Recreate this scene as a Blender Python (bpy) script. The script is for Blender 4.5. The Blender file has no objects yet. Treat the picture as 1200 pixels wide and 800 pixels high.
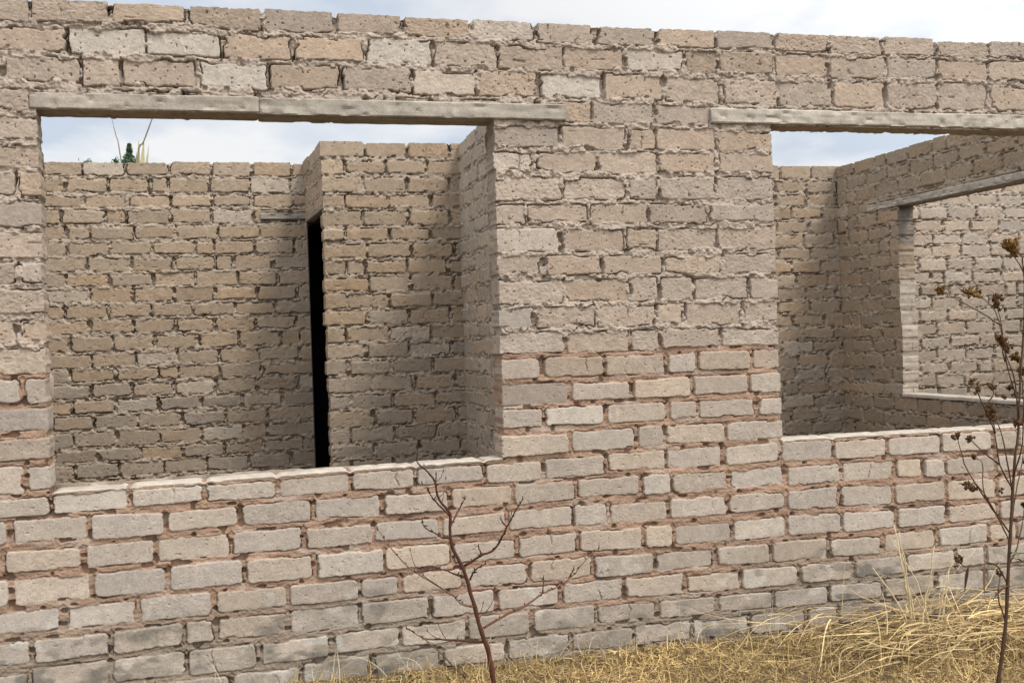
import bpy, math, random
import numpy as np
from mathutils import Matrix, Vector

S = bpy.context.scene
COL = S.collection
rng = np.random.default_rng(7)
random.seed(7)
CH = 0.088            # course height
LB = 0.2278           # brick + head joint
GZ = -2.20            # ground level (0 is the top of the outer wall)

# ------------------------------------------------------------------ noise
_T = np.random.default_rng(3).random((256, 256)).astype(np.float32)

def vn(x, y, seed=0):
    x = np.asarray(x, np.float32) + np.float32(seed * 17.31)
    y = np.asarray(y, np.float32) + np.float32(seed * 5.77)
    xf = np.floor(x); yf = np.floor(y)
    fx = x - xf; fy = y - yf
    xi = xf.astype(np.int32); yi = yf.astype(np.int32)
    fx = fx * fx * (3 - 2 * fx); fy = fy * fy * (3 - 2 * fy)
    x0 = xi & 255; x1 = (xi + 1) & 255; y0 = yi & 255; y1 = (yi + 1) & 255
    a = _T[x0, y0]; b = _T[x1, y0]; c = _T[x0, y1]; d = _T[x1, y1]
    return ((a + (b - a) * fx) * (1 - fy) + (c + (d - c) * fx) * fy) * 2 - 1

def fbm(x, y, seed=0, octs=3, gain=0.5):
    s = 0; a = 1.0; t = 0; f = 1.0
    for o in range(octs):
        s = s + a * vn(x * f, y * f, seed + o * 7); t += a; a *= gain; f *= 2.03
    return s / t

def sstep(a, b, x):
    t = np.clip((x - a) / (b - a), 0, 1)
    return t * t * (3 - 2 * t)

# ------------------------------------------------------------------ materials
def mat_base(name):
    m = bpy.data.materials.new(name); m.use_nodes = True
    nt = m.node_tree; b = nt.nodes['Principled BSDF']
    b.inputs['Roughness'].default_value = 0.92
    b.inputs['Specular IOR Level'].default_value = 0.2
    return m, nt, b

def N(nt, t, **kw):
    n = nt.nodes.new(t)
    for k, v in kw.items():
        if k in n.inputs: n.inputs[k].default_value = v
        else: setattr(n, k, v)
    return n

def masonry(name, bump=0.38, fine=130.0):
    m, nt, b = mat_base(name); L = nt.links.new
    at = N(nt, 'ShaderNodeAttribute', attribute_name='col')
    tc = N(nt, 'ShaderNodeTexCoord')
    n1 = N(nt, 'ShaderNodeTexNoise', Scale=38.0, Detail=6.0, Roughness=0.62)
    n2 = N(nt, 'ShaderNodeTexNoise', Scale=fine * 1.7, Detail=5.0, Roughness=0.7)
    vo = N(nt, 'ShaderNodeTexVoronoi', Scale=fine * 0.75, Randomness=1.0)
    for q in (n1, n2, vo): L(tc.outputs['Object'], q.inputs['Vector'])
    r1 = N(nt, 'ShaderNodeMapRange'); r1.inputs[1].default_value = .3; r1.inputs[2].default_value = .7
    r1.inputs[3].default_value = .86; r1.inputs[4].default_value = 1.12
    L(n1.outputs['Fac'], r1.inputs[0])
    r2 = N(nt, 'ShaderNodeMapRange'); r2.inputs[1].default_value = .3; r2.inputs[2].default_value = .72
    r2.inputs[3].default_value = .74; r2.inputs[4].default_value = 1.22
    L(n2.outputs['Fac'], r2.inputs[0])
    mu = N(nt, 'ShaderNodeMath', operation='MULTIPLY'); L(r1.outputs[0], mu.inputs[0]); L(r2.outputs[0], mu.inputs[1])
    mx = N(nt, 'ShaderNodeVectorMath', operation='SCALE'); L(at.outputs['Color'], mx.inputs[0]); L(mu.outputs[0], mx.inputs['Scale'])
    L(mx.outputs[0], b.inputs['Base Color'])
    pr = N(nt, 'ShaderNodeMapRange'); pr.inputs[1].default_value = .10; pr.inputs[2].default_value = .30
    L(vo.outputs['Distance'], pr.inputs[0])
    n3 = N(nt, 'ShaderNodeTexNoise', Scale=fine * .33, Detail=2.0); L(tc.outputs['Object'], n3.inputs['Vector'])
    g = N(nt, 'ShaderNodeMapRange'); g.inputs[1].default_value = .52; g.inputs[2].default_value = .60
    L(n3.outputs['Fac'], g.inputs[0])
    inv = N(nt, 'ShaderNodeMath', operation='SUBTRACT'); inv.inputs[0].default_value = 1.0; L(pr.outputs[0], inv.inputs[1])
    pit = N(nt, 'ShaderNodeMath', operation='MULTIPLY'); L(inv.outputs[0], pit.inputs[0]); L(g.outputs[0], pit.inputs[1])
    hh = N(nt, 'ShaderNodeMath', operation='SUBTRACT'); L(n2.outputs['Fac'], hh.inputs[0]); L(pit.outputs[0], hh.inputs[1])
    bp = N(nt, 'ShaderNodeBump', Strength=bump, Distance=0.0035)
    L(hh.outputs[0], bp.inputs['Height']); L(bp.outputs['Normal'], b.inputs['Normal'])
    return m

def vcol_mat(name, rough=0.85, scale=60.0, lo=.8, hi=1.15, transl=0.0):
    m, nt, b = mat_base(name); L = nt.links.new
    b.inputs['Roughness'].default_value = rough
    at = N(nt, 'ShaderNodeAttribute', attribute_name='col')
    tc = N(nt, 'ShaderNodeTexCoord')
    n1 = N(nt, 'ShaderNodeTexNoise', Scale=scale, Detail=4.0); L(tc.outputs['Object'], n1.inputs['Vector'])
    r1 = N(nt, 'ShaderNodeMapRange'); r1.inputs[1].default_value = .3; r1.inputs[2].default_value = .7
    r1.inputs[3].default_value = lo; r1.inputs[4].default_value = hi
    L(n1.outputs['Fac'], r1.inputs[0])
    mx = N(nt, 'ShaderNodeVectorMath', operation='SCALE'); L(at.outputs['Color'], mx.inputs[0]); L(r1.outputs[0], mx.inputs['Scale'])
    L(mx.outputs[0], b.inputs['Base Color'])
    return m

M_BRICK = masonry('sand_cement_brick_and_mortar')
M_CONC = masonry('rough_grey_concrete', bump=.5, fine=160)
M_SHADE = vcol_mat('painted_shade_black', .95, 20)  # near-black standing in for the darkness inside the doorway
M_STRAW = vcol_mat('dry_straw', .8, 90)
M_BARK = vcol_mat('thin_bark', .7, 120)
M_LEAF = vcol_mat('foliage', .7, 3)
M_SEED = vcol_mat('dry_seed_head', .85, 200)
M_SOIL = vcol_mat('dry_soil', .95, 14, .7, 1.25)

# ------------------------------------------------------------------ objects
def mesh_obj(name, verts, faces, mat, parent=None, cols=None, smooth=True):
    """verts (n,3), faces (m,4) or (m,3) array, cols (n,3)"""
    me = bpy.data.meshes.new(name)
    verts = np.asarray(verts, np.float32); 
    groups = faces if isinstance(faces, list) else [faces]
    groups = [np.asarray(g, np.int32) for g in groups if len(g)]
    loops = np.concatenate([g.ravel() for g in groups])
    sizes = np.concatenate([np.full(len(g), g.shape[1], np.int32) for g in groups])
    starts = np.concatenate([[0], np.cumsum(sizes)[:-1]]).astype(np.int32)
    me.vertices.add(len(verts)); me.vertices.foreach_set('co', verts.ravel())
    me.loops.add(len(loops)); me.loops.foreach_set('vertex_index', loops)
    me.polygons.add(len(sizes)); me.polygons.foreach_set('loop_start', starts); me.polygons.foreach_set('loop_total', sizes)
    me.polygons.foreach_set('use_smooth', np.full(len(sizes), smooth, bool))
    me.update(calc_edges=True)
    if cols is not None:
        a = me.attributes.new('col', 'FLOAT_COLOR', 'POINT')
        c = np.ones((len(verts), 4), np.float32); c[:, :3] = np.asarray(cols, np.float32)
        a.data.foreach_set('color', c.ravel())
    me.materials.append(mat)
    o = bpy.data.objects.new(name, me); COL.objects.link(o)
    if parent is not None:
        o.parent = parent
        o.matrix_parent_inverse = Matrix.Translation(parent_world(parent)).inverted()
    return o

def parent_world(o):
    v = Vector(o.location)
    if o.parent is not None and o.type == 'EMPTY': v = v + parent_world(o.parent)
    if o.type == 'MESH' and o.parent is not None:
        return Vector((0, 0, 0))
    return v

def empty(name, loc, label, cat, group=None):
    o = bpy.data.objects.new(name, None); COL.objects.link(o); o.location = loc
    o.empty_display_size = .1
    o['label'] = label; o['category'] = cat
    if group: o['group'] = group
    return o

class MB:
    """collects vertices, quads/tris and colours for ONE mesh"""
    def __init__(s): s.v = []; s.q = []; s.t = []; s.c = []; s.n = 0
    def add(s, v, c, q=None, t=None):
        v = np.asarray(v, np.float32).reshape(-1, 3)
        c = np.asarray(c, np.float32)
        c = np.broadcast_to(c if c.ndim == 1 else c.reshape(-1, 3), v.shape)
        if q is not None and len(q): s.q.append(np.asarray(q, np.int32) + s.n)
        if t is not None and len(t): s.t.append(np.asarray(t, np.int32) + s.n)
        s.v.append(v); s.c.append(c); s.n += len(v)
        return s.n - len(v)
    def build(s, name, mat, parent=None, smooth=True):
        v = np.concatenate(s.v); c = np.concatenate(s.c); g = []
        if s.q: g.append(np.concatenate(s.q))
        if s.t: g.append(np.concatenate(s.t))
        return mesh_obj(name, v, g, mat, parent, c, smooth)
    def tube(s, pts, r0, r1, col, sides=6, jit=0.0, sub=4, col2=None):
        p = np.array(pts, float)
        if len(p) > 2 or sub > 1:
            q = np.concatenate([[2 * p[0] - p[1]], p, [2 * p[-1] - p[-2]]]); out = []
            for i in range(1, len(q) - 2):
                for t in np.linspace(0, 1, sub, endpoint=False):
                    a, b, c_, d = q[i - 1], q[i], q[i + 1], q[i + 2]
                    out.append(.5 * (2 * b + (c_ - a) * t + (2 * a - 5 * b + 4 * c_ - d) * t * t + (3 * b - a - 3 * c_ + d) * t ** 3))
            out.append(p[-1]); p = np.array(out)
        n = len(p)
        if jit: p[1:-1] += np.random.default_rng(int(abs(p[0, 0]) * 1e4) % 99991).normal(0, jit, (n - 2, 3))
        tan = np.gradient(p, axis=0); tan /= np.linalg.norm(tan, axis=1)[:, None] + 1e-9
        ref = np.array([0.3, 1, 0.1]) if abs(tan[0][1]) < .9 else np.array([1., 0, 0])
        x = np.cross(tan, ref); x /= np.linalg.norm(x, axis=1)[:, None] + 1e-9
        y = np.cross(tan, x)
        rad = np.linspace(r0, r1, n) * (1 + .12 * np.sin(np.arange(n) * 2.1 + r0 * 900))
        a = np.linspace(0, 2 * np.pi, sides, endpoint=False)
        V = p[:, None] + rad[:, None, None] * (np.cos(a)[None, :, None] * x[:, None] + np.sin(a)[None, :, None] * y[:, None])
        i = np.arange(n - 1)[:, None] * sides; j = np.arange(sides)[None]; j2 = (j + 1) % sides
        Q = np.stack([i + j, i + j2, i + sides + j2, i + sides + j], -1).reshape(-1, 4)
        c = np.array(col, float)
        if col2 is not None:
            w = np.linspace(0, 1, n)[:, None, None]; c = (c * (1 - w) + np.array(col2) * w); c = np.broadcast_to(c, V.shape).reshape(-1, 3)
        base = s.add(V, c, q=Q)
        k = s.add(np.stack([p[0], p[-1]]), c if np.ndim(c) == 1 else c[[0, -1]])
        t = []
        for jj in range(sides):
            t.append((k, base + (jj + 1) % sides, base + jj)); t.append((k + 1, base + (n - 1) * sides + jj, base + (n - 1) * sides + (jj + 1) % sides))
        s.t.append(np.array(t, np.int32))

# ------------------------------------------------------------------ brick layout as a height field
STY = {
 'outer': dict(brick=(.334, .265, .205), low=(.364, .305, .246), mort=(.348, .284, .225), clay=(.285, .186, .126), mold=1),
 'inner': dict(brick=(.334, .255, .179), low=(.302, .243, .184), mort=(.350, .284, .216), clay=None, mold=0),
 'pale':  dict(brick=(.420, .345, .272), low=(.385, .318, .248), mort=(.385, .318, .250), clay=None, mold=0),
}
def self_out(s): return s.style == 'outer'
class Lay:
    def __init__(s, seed, n, segs, style, anchors=None, bats=None, pale=None, blanks=(), rough=1.0):
        R = np.random.default_rng(seed); s.seed = seed; s.n = n; s.blanks = blanks; s.sty = STY[style]; s.style = style; s.rough = rough
        s.J = []; s.off = []; tot = 0
        s.bed = R.normal(0, .0022, n + 2); s.bed[0] = 0
        for k in range(n):
            js = []
            for (a, b) in segs(k):
                anc = anchors[k] if anchors and k < len(anchors) and a < anchors[k] < b else a + (LB * .5 if k % 2 else LB) * R.uniform(.9, 1.05)
                pts = [anc]; u = anc; first = True
                bl = list(bats.get(k, [])) if bats else []
                while True:
                    w = LB * R.normal(1, .022)
                    if bl: w = bl.pop(0)
                    elif R.random() < .07: w = LB * R.uniform(.42, .6)
                    u += w
                    if u > b - .055: break
                    pts.append(u)
                u = anc
                while True:
                    w = LB * R.normal(1, .022)
                    if R.random() < .05: w = LB * R.uniform(.42, .6)
                    u -= w
                    if u < a + .055: break
                    pts.insert(0, u)
                js.append((a, b, np.array([a] + pts + [b])))
            aa = []; bb = []; el = []; er = []
            for a, b, p in js:
                aa += list(p[:-1]); bb += list(p[1:])
                el += [1] + [0] * (len(p) - 2); er += [0] * (len(p) - 2) + [1]
            s.J.append((np.array(aa), np.array(bb), np.array(el), np.array(er)))
            s.off.append(tot); tot += len(aa)
        m = tot; s.m = m
        s.hl = np.clip(R.normal(.0068, .0024, m), .002, .014); s.hr = np.clip(R.normal(.0068, .0024, m), .002, .014)
        s.r = R.uniform(.003, .010, m)
        s.irr = R.uniform(.5, 1.5, m)
        if style == 'inner': s.r = R.uniform(.006, .020, m)
        s.top = R.normal(.0085, .0022, m); s.bot = R.normal(.0092, .0022, m)
        s.tilt = R.normal(0, .010, m); s.ox = R.normal(0, .0022, m); s.tx = R.normal(0, .012, m); s.tz = R.normal(0, .03, m)
        s.gap = R.random(m)
        s.ck = R.uniform(-.06, .06, m); s.rf = R.uniform(.5, 1.6, m)
        ky = np.concatenate([np.full(len(s.J[k][0]), k) for k in range(n)])
        if style == 'outer':
            lw = ky >= 13
            s.top[lw] += .0018; s.bot[lw] += .0018; s.hl[lw] += .0012; s.hr[lw] += .0012; s.r[lw] = R.uniform(.006, .016, m)[lw]; s.rf[lw] *= .45
            s.tilt[lw] *= .8
        lo = sstep(10.5, 14.5, ky + R.normal(0, 1.6, m)) if style == 'outer' else sstep(13, 18, ky + R.normal(0, 2.5, m))
        c = np.array(s.sty['brick']) * (1 - lo[:, None]) + np.array(s.sty['low']) * lo[:, None]
        val = R.normal(1, .065, m); hue = np.clip(R.normal(.0, .020, m) + .018 * (R.random(m) < .25) * (1 - lo), -.03, .07)
        c = c * val[:, None] * np.stack([1 + hue, np.ones(m), 1 - hue * 1.3], 1)
        pl = R.random(m) < .03
        c[pl] = c[pl] * .5 + np.array([.46, .40, .33]) * .5
        if pale:
            for (k, u) in pale:
                A, B = s.J[k][0], s.J[k][1]; i = np.where((A <= u) & (B > u))[0]
                if len(i): c[s.off[k] + i[0]] = (.43, .375, .31)
        s.bc = c
    def eval(s, u, v):
        sh = u.shape; u = u.ravel().astype(np.float32); v = v.ravel().astype(np.float32); sd = s.seed; rg = s.rough
        inner = s.style != 'outer'
        lz = 1 - .45 * sstep(12.2, 13.2, -v / CH) if self_out(s) else 1.0
        uw = u + .0032 * lz * fbm(u / .035, v / .035, sd, 2) + .0011 * vn(u / .009, v / .009, sd + 1)
        vw = v + .0040 * vn(u / .30, v / .06, sd + 2) + .0030 * lz * fbm(u / .040, v / .035, sd + 3, 2) + .0013 * vn(u / .009, v / .009, sd + 4)
        k = np.clip(np.floor(-vw / CH).astype(int), 0, s.n - 1)
        zt = -k * CH + s.bed[k]; zb = -(k + 1) * CH + s.bed[np.minimum(k + 1, s.n)]
        # bed lines moved: fix the course choice once
        up = vw > zt; dn = vw < zb
        k = np.clip(k - up.astype(int) + dn.astype(int), 0, s.n - 1)
        zt = -k * CH + s.bed[k]; zb = -(k + 1) * CH + s.bed[np.minimum(k + 1, s.n)]
        idx = np.zeros(len(u), int); a = np.zeros(len(u), np.float32); b = np.zeros_like(a)
        el = np.zeros(len(u), bool); er = np.zeros(len(u), bool)
        for q in range(s.n):
            w = np.where(k == q)[0]
            if not len(w): continue
            A, B, E1, E2 = s.J[q]
            i = np.clip(np.searchsorted(A, uw[w], 'right') - 1, 0, len(A) - 1)
            idx[w] = s.off[q] + i; a[w] = A[i]; b[w] = B[i]; el[w] = E1[i] == 1; er[w] = E2[i] == 1
        uc = (a + b) / 2; zc = (zt + zb) / 2
        la = np.where(el, a - .03, a + s.hl[idx]); rb = np.where(er, b + .03, b - s.hr[idx])
        tz = np.where(k == 0, zt + .02, zt - s.top[idx]); bz = zb + s.bot[idx]
        zz = vw - s.tilt[idx] * (uw - uc)
        dx = np.maximum(la - uw, uw - rb); dz = np.maximum(zz - tz, bz - zz)
        r = s.r[idx]; qx = dx + r; qz = dz + r
        d = np.minimum(np.maximum(qx, qz), 0) + np.hypot(np.maximum(qx, 0), np.maximum(qz, 0)) - r
        chip = fbm(u / .022, v / .018, sd + 9, 2)
        d = d + .0020 * s.irr[idx] * chip * rg
        lowm = np.zeros_like(u)
        if s.sty['clay']:
            lowm = sstep(12.25, 12.65, -vw / CH + .12 * vn(u / .2, v / .1, sd + 20))
        # broken corners and edges
        d = d + .011 * sstep(.46, .66, vn(u / .055, v / .045, sd + 40)) * sstep(-.016, -.002, d) * (1 - .5 * lowm)
        # mortar smeared over brick edges in the grey zone
        smear = sstep(.05, .5, fbm(u / .06, v / .03, sd + 11, 2))
        d = d + .006 * smear * (1 - .75 * lowm) * np.clip(s.irr[idx], .6, 1.4)
        for (x0, x1, y0, y1) in s.blanks:
            ins = np.minimum.reduce([u - x0, x1 - u, v - y0, y1 - v])
            d = np.maximum(d, np.clip(ins, -.02, .012))
        # heights
        head = (dx > dz).astype(np.float32)
        face = s.ox[idx] + s.tx[idx] * (u - uc) * .5 + s.tz[idx] * (v - zc) * .5 + s.rf[idx] * (.0013 * fbm(u / .03, v / .03, sd + 5, 3) + .0008 * vn(u / .008, v / .006, sd + 35))
        e = np.clip(1 + d / .0038, 0, 1); face = face - (.0026 - .0008 * lowm) * e * e
        pitn = vn(u / .0075, v / .0075, sd + 6); pit = sstep(.78, .92, pitn) * .0075 * (s.gap[idx] > .2) + sstep(.80, .92, vn(u / .019, v / .013, sd + 46)) * .0045 * (s.gap[idx] < .45) * s.rf[idx]
        face = face - pit * (1 - .6 * lowm)
        cx = u - uc - s.ck[idx] - .013 * fbm(v / .03 + idx * 3.7, u * 0, sd + 41, 3) - .15 * (s.ck[idx]) * (v - zc) / .04
        face = face - .008 * np.exp(-(cx / .0018) ** 2) * (s.gap[idx] > .92) * sstep(-.2, .5, vn(v / .035 + idx * 1.3, u * 0, sd + 44))
        lump = fbm(u / .030, v / .020, sd + 7, 3, .6)
        rid = 1 - np.abs(fbm(u / .05, v / .022, sd + 8, 2))
        mo_up = .0022 + .0028 * vn(u / .0065, v / .0065, sd + 42) + .0072 * lump * rg + .0030 * (rid - .7) - .008 * head * sstep(.15, .6, vn(u / .05, v / .03, sd + 12)) 
        holes = sstep(.35, .62, vn(u / .022, v / .03, sd + 13) + .35 * head + (.10 if inner else 0.0))
        mo_up = mo_up - .022 * holes * np.where(head > 0, 1.0, .45)
        mo_lo = -.0030 + .0016 * vn(u / .007, v / .006, sd + 43) + .0035 * fbm(u / .05, v / .010, sd + 14, 3) - .004 * head - .018 * sstep(.52, .76, vn(u / .03, v / .018, sd + 15) + .25 * head)
        if inner: mo_up = mo_up - .0025 - .012 * head * sstep(-.2, .5, vn(u / .03, v / .025, sd + 39))
        mort = mo_up * (1 - lowm) + mo_lo * lowm
        crv = sstep(-.15, .5, fbm(u / .055, v / .03, sd + 16, 2))
        g = np.exp(-((d - .0018) / .0016) ** 2)
        mort = mort - (.034 + .010 * head) * g * crv * (1 - .62 * lowm)
        ck = np.exp(-(fbm(u / .06, v / .025, sd + 37, 2) / .05) ** 2) * sstep(.0, .4, vn(u / .08, v / .05, sd + 38)) * (d > 0)
        mort = mort - .012 * ck * (1 - lowm)
        mm = sstep(-.0011, .0011, d)
        h = face * (1 - mm) + mort * mm
        h = h + .006 * vn(u / .5, v / .4, sd + 17)
        # colours (albedo only)
        bc = s.bc[idx]
        bl = fbm(u / .07, v / .05, sd + 18, 3)
        fn = vn(u / .012, v / .012, sd + 19)
        bc = bc * (1 + .10 * bl + .05 * fn)[:, None]
        mc = np.array(s.sty['mort'])[None] * (1 + .12 * bl + .06 * fn)[:, None]
        if s.sty['clay']:
            cl = np.array(s.sty['clay'])[None] * (1 + .30 * fbm(u / .10, v / .03, sd + 21, 3))[:, None]
            gw = sstep(.25, .6, fbm(u / .12, v / .05, sd + 22, 2)) * .55
            cl = cl * (1 - gw[:, None]) + np.array([.40, .33, .265]) * gw[:, None]
            mc = mc * (1 - lowm[:, None]) + cl * lowm[:, None]
            dust = lowm * sstep(.2, .8, fbm(u / .05, v / .02, sd + 23, 2)) * e * .5
            bc = bc * (1 - dust[:, None]) + np.array([.36, .25, .175]) * dust[:, None]
            # algae and damp stains on the lowest courses
            st = sstep(-1.80, -2.12, v + .16 * fbm(u / .45, v / .2, sd + 24, 2)) 
            st2 = sstep(.02, .55, fbm(u / .11, v / .05, sd + 25, 3) + .25) * st
            gre = np.array([.225, .195, .150])
            mc = mc * (1 - .75 * st[:, None]) + gre * .9 * .75 * st[:, None]
            bc = bc * (1 - .70 * st2[:, None]) + gre * .70 * st2[:, None]
            dk = sstep(.18, .55, fbm(u / .09, v / .045, sd + 26, 3)) * st * .70
            bc = bc * (1 - dk[:, None]) + np.array([.10, .095, .08]) * dk[:, None]
            # pale salt bloom here and there
            sb = sstep(.38, .62, fbm(u / .07, v / .05, sd + 28, 2)) * sstep(-1.7, -2.05, v) * .6
            bc = bc * (1 - sb[:, None]) + np.array([.48, .45, .39]) * sb[:, None]
        else:
            st = sstep(.1, .6, fbm(u / .5, v / .35, sd + 27, 2)) * .22
            bc = bc * (1 - st[:, None]) + np.array([.27, .245, .205]) * st[:, None]
        c = bc * (1 - mm[:, None]) + mc * mm[:, None]
        return h.reshape(sh), c.reshape(sh + (3,)), mm.reshape(sh), idx.reshape(sh)

def axis(*segs):
    """segs: (start, end, step) contiguous"""
    out = []
    for a, b, st in segs:
        n = max(1, int(round(abs(b - a) / st)))
        out.append(np.linspace(a, b, n, endpoint=False))
    out.append([segs[-1][1]])
    return np.concatenate(out)

def wall_face(mb, O, U, us, vs, lay, holes=(), warp=None, thick=.11, rims=True, borders='T', nd=12, rough_jamb=1.0, jambcol=None):
    """one brick face of a wall: a height field on a (u, v) grid with real openings;
    rims carry the brickwork through the thickness at openings and free edges."""
    U = np.array([U[0], U[1], 0.0]); U /= np.linalg.norm(U); Z = np.array([0, 0, 1.0]); Nn = np.cross(U, Z)
    uu, vv = np.meshgrid(us, vs, indexing='ij')
    h, c, mm, idx = lay.eval(uu, vv)
    du = np.zeros_like(uu); dv = np.zeros_like(vv); R = np.random.default_rng(lay.seed + 5)
    jo = R.normal(0, .0035, lay.m) * rough_jamb
    def pull_u(b, sgn, v0, v1):
        i = int(np.argmin(abs(us - b))); ii = int(np.clip(i + sgn * 2, 0, len(us) - 1))
        prof = .007 * mm[ii] * rough_jamb + jo[idx[ii]] * (1 - mm[ii]) + .002 * vn(vs / .012, vs * 0 + b, lay.seed)
        w = np.exp(-np.abs(uu - b) / .012) * ((uu - b) * sgn >= -1e-6) * ((vv >= v0 - 1e-6) & (vv <= v1 + 1e-6))
        return sgn * prof[None, :] * w
    def pull_v(b, sgn, u0, u1, amp=1.0):
        j = int(np.argmin(abs(vs - b))); jj = int(np.clip(j + sgn * 2, 0, len(vs) - 1))
        prof = (.006 * mm[:, jj] + jo[idx[:, jj]] * (1 - mm[:, jj])) * amp + .0025 * vn(us / .014, us * 0 + b, lay.seed + 1)
        w = np.exp(-np.abs(vv - b) / .014) * ((vv - b) * sgn >= -1e-6) * ((uu >= u0 - 1e-6) & (uu <= u1 + 1e-6))
        return sgn * prof[:, None] * w
    if 'T' in borders: dv += pull_v(vs.max(), -1, us.min(), us.max(), 1.3)
    if 'L' in borders: du += pull_u(us.min(), 1, vs.min(), vs.max())
    if 'R' in borders: du += pull_u(us.max(), -1, vs.min(), vs.max())
    for (a, b, lo, hi) in holes:
        if a > us.min() + 1e-6: du += pull_u(a, -1, lo, hi)
        if b < us.max() - 1e-6: du += pull_u(b, 1, lo, hi)
        if lo > vs.min() + 1e-6: dv += pull_v(lo, -1, a, b, .5)
    if warp is not None: dv = dv + warp(uu, vv)
    P = np.array(O)[None, None] + (uu + du)[..., None] * U + (vv + dv)[..., None] * Z + h[..., None] * Nn
    nu, nv = len(us), len(vs)
    id_ = np.arange(nu * nv).reshape(nu, nv)
    fm = np.ones((nu - 1, nv - 1), bool)
    uc = (us[:-1] + us[1:]) / 2; vc = (vs[:-1] + vs[1:]) / 2
    for (a, b, lo, hi) in holes:
        fm &= ~(((uc > a) & (uc < b))[:, None] & ((vc > lo) & (vc < hi))[None])
    a, b, c_, d = id_[:-1, :-1], id_[1:, :-1], id_[1:, 1:], id_[:-1, 1:]
    up = vs[-1] > vs[0]
    q = np.stack([a, b, c_, d] if up else [a, d, c_, b], -1)[fm]
    used = np.zeros(nu * nv, bool); used[q.ravel()] = True
    remap = np.cumsum(used) - 1
    mb.add(P.reshape(-1, 3)[used], c.reshape(-1, 3)[used], q=remap[q])
    if not rims: return
    def rim(ii, jj, out):
        pts = P[ii, jj]; cc = c[ii, jj]; m_ = mm[ii, jj]
        hrow = h[ii, jj]
        ts = np.concatenate([[0, .003, .007], np.linspace(.012, thick, nd)])
        out = np.array(out, float); par = us[ii] if np.ndim(ii) and len(np.unique(ii)) > 1 else vs[jj]
        par = np.asarray(par)
        V = []; C = []
        for t in ts:
            n_ = .0018 * fbm(par / .02, np.full_like(par, t / .02), lay.seed + 31, 2) - .0045 * sstep(.35, .75, vn(par / .03, np.full_like(par, t / .03), lay.seed + 33)) * (.4 + m_)
            V.append(pts - Nn[None] * (t) + out[None] * (n_ * min(1, t / .01))[:, None])
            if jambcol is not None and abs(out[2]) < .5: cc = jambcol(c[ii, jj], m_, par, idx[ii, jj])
            C.append(cc * (1 + .10 * vn(par / .03, np.full_like(par, t / .03), lay.seed + 32))[:, None])
        n = len(pts); V = np.array(V); k = len(ts)
        g = np.arange(k * n).reshape(k, n)
        q = np.stack([g[:-1, :-1], g[:-1, 1:], g[1:, 1:], g[1:, :-1]], -1).reshape(-1, 4)
        # orient towards 'out'
        e1 = V[0, min(1, n - 1)] - V[0, 0]; nn = np.cross(e1, -Nn)
        if nn @ out < 0: q = q[:, ::-1]
        mb.add(V, np.array(C), q=q)
    I = lambda b: int(np.argmin(abs(us - b))); Jx = lambda b: int(np.argmin(abs(vs - b)))
    def vline(b, lo, hi, out):
        j = np.where((vs >= lo - 1e-6) & (vs <= hi + 1e-6))[0]; rim(np.full(len(j), I(b)), j, out)
    def hline(b, lo, hi, out):
        i = np.where((us >= lo - 1e-6) & (us <= hi + 1e-6))[0]; rim(i, np.full(len(i), Jx(b)), out)
    if 'T' in borders: hline(vs.max(), us.min(), us.max(), Z)
    if 'L' in borders: vline(us.min(), vs.min(), vs.max(), -U)
    if 'R' in borders: vline(us.max(), vs.min(), vs.max(), U)
    for (a, b, lo, hi) in holes:
        if a > us.min() + 1e-6: vline(a, lo, hi, U)
        if b < us.max() - 1e-6: vline(b, lo, hi, -U)
        if lo > vs.min() + 1e-6: hline(lo, a, b, Z)
        if hi < vs.max() - 1e-6: hline(hi, a, b, -Z)

def plain_back(mb, O, U, us, vs, lay, holes=()):
    """the unseen far side of a wall, coarse but of the same brickwork"""
    wall_face(mb, O, U, us, vs, lay, holes, rims=False, borders='')

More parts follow.
